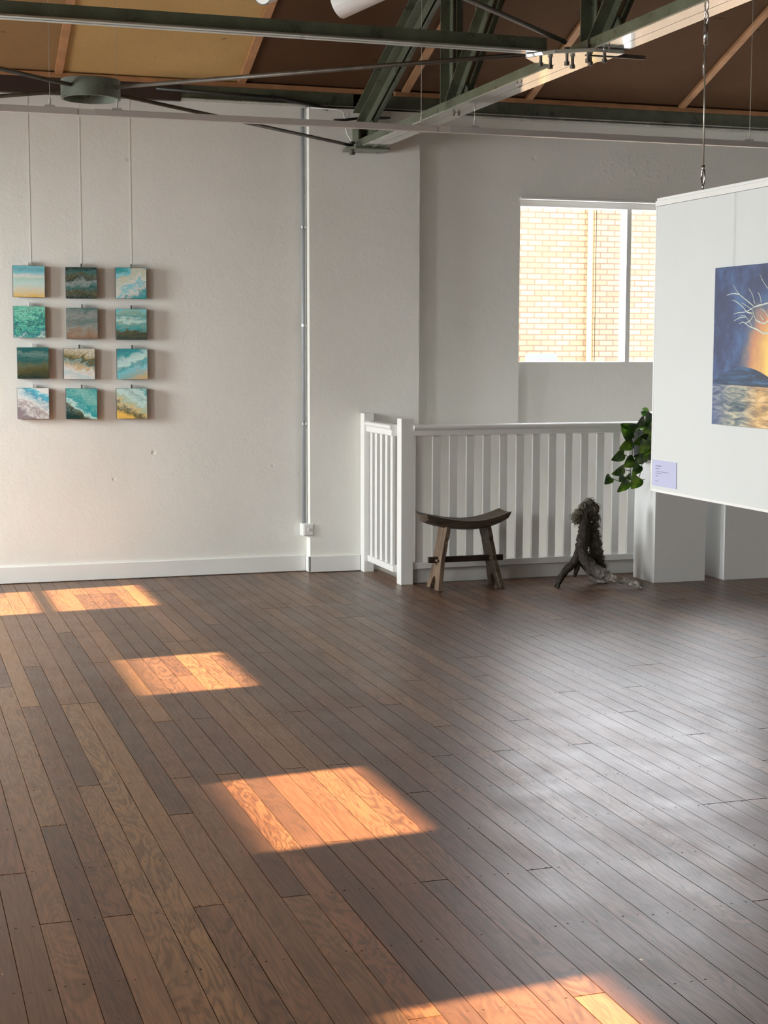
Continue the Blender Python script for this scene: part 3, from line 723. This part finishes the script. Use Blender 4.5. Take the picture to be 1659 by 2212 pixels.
LV = [(4.580,8.892,.986,4.464,8.844,1.019,.9),(4.477,8.740,.942,4.401,8.718,1.008,.75),(4.634,8.869,1.051,4.564,8.827,1.005,.9),(4.530,8.833,.916,4.438,8.804,.869,1.0),(4.470,8.833,.843,4.380,8.795,.800,.9),
(4.537,8.816,.802,4.462,8.791,.758,1.1),(4.461,8.802,.751,4.371,8.770,.710,.9),(4.398,8.861,.687,4.342,8.811,.652,.95),(4.531,8.879,.655,4.448,8.843,.593,.75),(4.565,8.800,.684,4.508,8.772,.618,1.2),
(4.427,8.736,.706,4.392,8.715,.672,1.3),(4.573,8.805,.761,4.513,8.775,.704,.9),(4.597,8.810,.815,4.517,8.763,.786,.9),(4.653,8.820,1.090,4.611,8.784,1.005,.9),(4.593,8.764,.919,4.547,8.743,.840,1.1),
(4.633,8.780,.998,4.571,8.756,.983,1.1),(4.646,8.831,.826,4.530,8.781,.818,.8),(4.524,8.830,.696,4.486,8.804,.689,1.0),(4.504,8.879,.866,4.454,8.835,.853,.9),(4.650,8.860,.946,4.544,8.813,.897,.9),
(4.66,8.80,.93,4.60,8.76,.86,1.0),(4.67,8.79,1.02,4.62,8.75,.94,1.0),(4.63,8.80,.885,4.59,8.77,.825,1.0)]
for k in range(26):
    a = random.uniform(-.6, 2.6); r0 = random.uniform(.05, .12); z = random.uniform(.98, 1.12)
    b0 = Vector((4.75+r0*math.cos(a)+.04, 8.93+r0*math.sin(a), z)); LV.append((*b0, *(b0+Vector((math.cos(a)*.07+.02, math.sin(a)*.08, random.uniform(-.04, .05)))), .95))
lf = MB()
for L_ in LV:
    a = Vector(L_[:3]); b = Vector(L_[3:6]); w = L_[6]*.88; d = b-a; ln = d.length
    if ln < .055: b = a + d*(.055/ln); d = b-a; ln = .055
    d.normalize(); side = d.cross(Vector((.25+random.uniform(-.2, .2), 1, random.uniform(-.1, .5)))).normalized(); nn = side.cross(d).normalized()
    if nn.y > 0: nn = -nn
    rows = []
    prof = [(-.04, .0), (-.10, .22), (-.04, .38), (.12, .48), (.32, .50), (.52, .42), (.72, .28), (.88, .13), (1.0, .0)]
    c0 = []; l0 = []; r0 = []
    for t, h_ in prof:
        bend = -nn*ln*(.16*t*t)
        cpos = a + d*ln*(t if h_ else max(t, .0)) + bend
        c0.append(lf.b.verts.new(cpos)); l0.append(lf.b.verts.new(a+d*ln*t+bend+side*ln*h_*w*.95+nn*ln*h_*.28) if h_ else None); r0.append(lf.b.verts.new(a+d*ln*t+bend-side*ln*h_*w*.95+nn*ln*h_*.28) if h_ else None)
    for i in range(len(prof)-1):
        for S_ in (l0, r0):
            q = [c0[i], c0[i+1], S_[i+1], S_[i]]; q = [k_ for k_ in q if k_ is not None]
            lf.b.faces.new(q)
lf.obj('foliage', M_LEAF, pt, smooth=True, sub=1)
vn = MB()
for pts in ([(4.70,8.85,.97),(4.60,8.80,.965),(4.537,8.82,.903),(4.531,8.82,.815),(4.521,8.82,.755),(4.526,8.82,.694),(4.538,8.82,.673)], [(4.72,8.86,.98),(4.60,8.83,1.04),(4.569,8.82,.97),(4.577,8.82,.923)], [(4.463,8.82,.837),(4.512,8.82,.816),(4.532,8.82,.788)],
            [(4.39,8.83,.687),(4.448,8.82,.665),(4.538,8.82,.674),(4.613,8.80,.671)], [(4.461,8.80,.74),(4.522,8.82,.728)], [(4.477,8.76,.934),(4.54,8.82,.903)], [(4.53,8.85,.655),(4.515,8.82,.674),(4.553,8.82,.68)], [(4.68,8.84,.98),(4.607,8.82,.97),(4.568,8.84,.997)],
            [(4.72,8.86,.98),(4.66,8.83,1.03),(4.645,8.82,1.08)], [(4.66,8.81,.97),(4.60,8.80,.86),(4.59,8.80,.76),(4.57,8.80,.68)]):
    P, R = interp(pts, [.0024]*len(pts), 4); vn.tube(P, R, 6)
vn.obj('vines', M_STEM, pt, smooth=True)

# ------------------------------------------------------------------ hanging display panel with painting and card
hp = thing('display_board', 'large white hanging display panel suspended from the truss', 'display panel', (3.09, 5.0, .905))
PX0, PX1, PY0, PY1, PZ0, PZ1 = 3.07, 3.108, 3.40, 5.806, .905, 2.122
MB().box(PX0+.002, PX1-.002, PY0+.01, PY1-.008, PZ0+.01, PZ1-.035).obj('panel_board', M_PANEL, hp)
MB().box(PX0-.003, PX1+.003, PY0, PY1, PZ1-.034, PZ1-.012).box(PX0+.004, PX1-.004, PY0, PY1, PZ1-.012, PZ1).obj('top_rail', M_WHITE, hp, bevel=.002)
MB().box(PX0, PX1, PY1-.010, PY1, PZ0, PZ1-.034).obj('edge_trim', M_WHITE, hp, bevel=.002)
MB().box(PX0, PX1, PY0, PY1-.010, PZ0, PZ0+.012).obj('bottom_rail', M_WHITE, hp, bevel=.002)
def cable(y, lab):
    t = thing('suspension_cable', lab, 'cable', (3.09, y, 2.12), 'cables holding the hanging panel')
    MB().tube([(3.089, y, 2.20), (3.085, y, 2.70)], .0032, 8).obj('wire', M_WIRE, t, smooth=True)
    MB().tube([(3.085, y, 2.68), (3.085, y, 2.755)], .008, 10).tube([(3.085, y+.012, 2.66), (3.085, y+.008, 2.56)], .003, 6).obj('turnbuckle', M_CHROME, t, smooth=True)
    h_ = MB(); h_.tube([(3.087, y+.013*math.cos(a), 2.780+.024*math.sin(a)) for a in [k*PI/8 for k in range(17)]], .0035, 6)
    h_.obj('shackle', M_CHROME, t, smooth=True)
    h_ = MB(); h_.tube([(3.089, y+.012*math.cos(a), 2.172+.028*math.sin(a)) for a in [k*PI/8 for k in range(17)]], .0042, 6); h_.tube([(3.089, y, 2.122), (3.089, y, 2.150)], .005, 8); h_.tube([(3.089, y, 2.198), (3.089, y, 2.218)], .007, 8)
    h_.obj('hook', M_CHROME, t, smooth=True)
cable(5.456, 'steel suspension cable with hook rising from the far end of the hanging panel')
# painting
def tree_art():
    n = NT('tree_painting_ground'); v, x, y, z = n.xyz()
    u = n.m('DIVIDE', n.m('SUBTRACT', 5.272, y), .60); w = n.m('DIVIDE', n.m('SUBTRACT', z, 1.214), .596)
    nz = n.noise(v, 9, 5, .6); nf = n.noise(v, 30, 5, .65, 1.0)
    sky = n.ramp(n.m('ADD', n.m('MULTIPLY', nz, .8), n.m('MULTIPLY', nf, .25)), [(.3, (.018, .022, .06)), (.5, (.028, .045, .13)), (.7, (.06, .13, .30))])
    du = n.m('SUBTRACT', u, .74); dw_ = n.m('MULTIPLY', n.m('SUBTRACT', w, .40), .95)
    dd = n.m('SQRT', n.m('ADD', n.m('MULTIPLY', du, du), n.m('MULTIPLY', dw_, dw_)))
    dd = n.m('ADD', dd, n.m('MULTIPLY', n.m('SUBTRACT', nz, .5), .22))
    glow = n.ramp(dd, [(.05, (.95, .75, .20)), (.17, (.80, .48, .13)), (.27, (.55, .24, .12)), (.36, (.18, .17, .19)), (.46, (.04, .08, .18))])
    c = n.mix(n.rng(dd, .30, .46, 1, 0, True), sky, glow)
    # water
    wv = n.noise(n.comb(0.0, n.m('MULTIPLY', y, 9.0), n.m('MULTIPLY', z, 48.0)), 1.0, 4, .6, .9)
    wa = n.ramp(wv, [(.32, (.04, .07, .10)), (.45, (.17, .20, .20)), (.58, (.42, .40, .30)), (.72, (.70, .62, .45))])
    wb_ = n.ramp(wv, [(.32, (.02, .035, .10)), (.5, (.06, .10, .24)), (.72, (.25, .32, .45))])
    wc = n.ramp(wv, [(.32, (.18, .12, .08)), (.5, (.60, .36, .14)), (.72, (.85, .62, .32))])
    wat = n.mix(n.rng(n.m('ADD', u, n.m('MULTIPLY', nz, .2)), .08, .35), wb_, wa)
    wat = n.mix(n.rng(n.m('ADD', u, n.m('MULTIPLY', nz, .1)), .42, .60), wat, wc)
    c = n.mix(n.rng(w, .252, .262, 1, 0), c, wat)
    # hill
    top_ = n.m('ADD', .285, n.m('MULTIPLY', .085, n.m('SINE', n.m('MULTIPLY', n.m('ADD', u, -.02), 4.4))))
    hill = n.m('MULTIPLY', n.m('LESS_THAN', w, top_), n.m('GREATER_THAN', w, n.m('SUBTRACT', .262, n.m('MULTIPLY', u, .02))))
    hn = n.noise(n.comb(0.0, n.m('MULTIPLY', y, 6.0), n.m('MULTIPLY', z, 60.0)), 1.0, 4, .6, .5)
    hc = n.ramp(hn, [(.35, (.008, .014, .035)), (.55, (.02, .06, .14)), (.72, (.05, .17, .32))])
    c = n.mix(hill, c, hc)
    n.bump(nf, .15, .002)
    return n.fin(c, .45)
pg = thing('tree_painting', 'unframed painting of a bare white tree against a blue night sky and orange glow', 'painting', (3.05, 4.97, 1.214))
MB().box(3.046, 3.068, 4.672, 5.272, 1.214, 1.810).obj('canvas', tree_art(), pg, bevel=.0015)
BR = [[(5.135, 1.74), (5.092, 1.706), (5.035, 1.68), (4.986, 1.657)], [(5.178, 1.704), (5.134, 1.709), (5.092, 1.704)], [(5.142, 1.684), (5.116, 1.68), (5.065, 1.659), (5.033, 1.638), (4.993, 1.632)],
[(5.069, 1.672), (5.016, 1.653), (4.994, 1.642), (4.978, 1.616), (4.959, 1.604), (4.911, 1.594), (4.876, 1.601), (4.80, 1.575), (4.74, 1.54)], [(5.123, 1.633), (5.089, 1.637), (5.04, 1.639), (4.991, 1.653), (4.962, 1.658), (4.926, 1.662), (4.874, 1.665), (4.80, 1.64), (4.74, 1.6)],
[(5.025, 1.723), (5.0, 1.702), (4.98, 1.667)], [(4.964, 1.706), (4.949, 1.698), (4.935, 1.669)], [(4.952, 1.772), (4.924, 1.741), (4.878, 1.705), (4.871, 1.667)], [(4.857, 1.76), (4.874, 1.733), (4.878, 1.705)], [(5.122, 1.607), (5.082, 1.618), (5.045, 1.619)],
[(5.076, 1.627), (5.045, 1.623), (5.007, 1.597), (4.994, 1.581), (4.963, 1.574), (4.912, 1.558), (4.891, 1.559), (4.82, 1.52), (4.75, 1.46), (4.72, 1.38)], [(5.084, 1.595), (5.056, 1.601), (5.012, 1.584), (4.994, 1.581)], [(4.99, 1.626), (5.007, 1.607), (5.038, 1.598)],
[(4.94, 1.648), (4.907, 1.636), (4.876, 1.604)], [(4.878, 1.645), (4.849, 1.613)], [(4.945, 1.625), (4.914, 1.605)], [(4.70, 1.77), (4.73, 1.70), (4.74, 1.6), (4.73, 1.46), (4.71, 1.30)]]
tb_ = MB()
for b_ in BR:
    n_ = len(b_); rr_ = [.0011 + .0013*(i/(n_-1)) + (.0012 if len(b_) > 7 and i > 3 else 0) for i in range(n_)]
    P, R = interp([(3.0455, y, z) for y, z in b_], rr_, 3); tb_.tube(P, [q*random.uniform(.8, 1.3) for q in R], 6)
tb_.obj('painted_branches', paint('branch_white', (.70, .76, .70), .5, .12, 60), pg)
tag(MB().tube([(3.066, 5.177, 2.085), (3.066, 5.177, 1.80)], .0012, 6).obj('picture_line', M_LINE, None), 'fine hanging line above the tree painting on the panel', 'hanging line')
# label card with unreadable small print
cdm = thing('label_card', 'pale lilac label card with small print at the lower corner of the panel', 'card', (3.069, 5.69, .935))
MB().box(3.0685, 3.0715, 5.583, 5.788, .932, 1.040).obj('card', paint('lilac_card', (.47, .48, .68), .4, .01, 3), cdm)
ink = MB()
for (z, w_, h_) in ((1.014, .045, .0042), (1.003, .032, .0028), (.992, .112, .0022), (.984, .045, .0026), (.973, .018, .0026), (.952, .024, .0026)):
    yy = 5.758; 
    while yy > 5.758-w_:
        l_ = random.uniform(.006, .012); ink.box(3.0678, 3.0686, max(yy-l_, 5.758-w_-.002), yy, z, z+h_); yy -= l_+.0022
ink.obj('printed_lines', paint('ink_grey', (.22, .20, .28), .6), cdm)

# ------------------------------------------------------------------ light
wd_ = bpy.data.worlds.new('sky'); sc.world = wd_; wd_.use_nodes = True
t = wd_.node_tree; bg = t.nodes['Background']; bg.inputs[0].default_value = (.93, .95, 1.0, 1); bg.inputs[1].default_value = 12.0
def lamp(kind, name, loc, rot, **kw):
    l = bpy.data.lights.new(name, kind)
    for k, v in kw.items(): setattr(l, k, v)
    o = bpy.data.objects.new(name, l); o.location = loc; o.rotation_euler = rot; COL.objects.link(o); return o
EL = math.radians(30)
sd = Vector((math.cos(EL), .10*math.cos(EL), -math.sin(EL)))
s_ = lamp('SUN', 'sun', (-10, 5, 8), (0, 0, 0), energy=80.0, angle=math.radians(.6), color=(1.0, .76, .46))
s_.rotation_euler = sd.to_track_quat('-Z', 'Y').to_euler()
for i, (a, b) in enumerate(WINS):
    lamp('AREA', 'window_daylight', (XL+.02, (a+b)/2, (ZB+ZT)/2), (0, -PI/2+.58, 0), energy=(165.0, 84.0, 50.0, 38.0, 28.0, 28.0)[i], spread=math.radians(135), shape='RECTANGLE', size=ZT-ZB, size_y=b-a, color=(.95, 1.0, .99))

lamp('AREA', 'stairwell_fill', (5.2, 9.62, -1.2), (math.radians(180-18), 0, 0), energy=34.0, shape='RECTANGLE', size=3.6, size_y=.4, color=(1.0, .99, .96))  # added fill light, brightens the wall behind the balusters

# ------------------------------------------------------------------ camera
F = 3323.0; H = 1.5
yaw, pitch, roll = [math.radians(v) for v in (18.012, 6.051, .095)]
fwd = Vector((math.sin(yaw)*math.cos(pitch), math.cos(yaw)*math.cos(pitch), -math.sin(pitch)))
right = Vector((math.cos(yaw), -math.sin(yaw), 0)); up = right.cross(fwd)
r_ = right*math.cos(roll) + up*math.sin(roll); u_ = -right*math.sin(roll) + up*math.cos(roll)
cam = bpy.data.cameras.new('camera'); co = bpy.data.objects.new('camera', cam); COL.objects.link(co)
m = Matrix((r_, u_, -fwd)).transposed().to_4x4(); m.translation = Vector((0, 0, H)); co.matrix_world = m
cam.sensor_fit = 'VERTICAL'; cam.sensor_height = 36.0; cam.lens = 36.0*F/2212
cam.clip_start = .05; cam.clip_end = 200
sc.camera = co
sc.view_settings.view_transform = 'Standard'; sc.view_settings.look = 'None'; sc.view_settings.exposure = -0.17
cy = sc.cycles; cy.use_denoising = True; cy.use_light_tree = False; cy.adaptive_threshold = .03; cy.max_bounces = 6; cy.diffuse_bounces = 4; cy.glossy_bounces = 4; cy.sample_clamp_indirect = 6.0; cy.caustics_reflective = False; cy.caustics_refractive = False
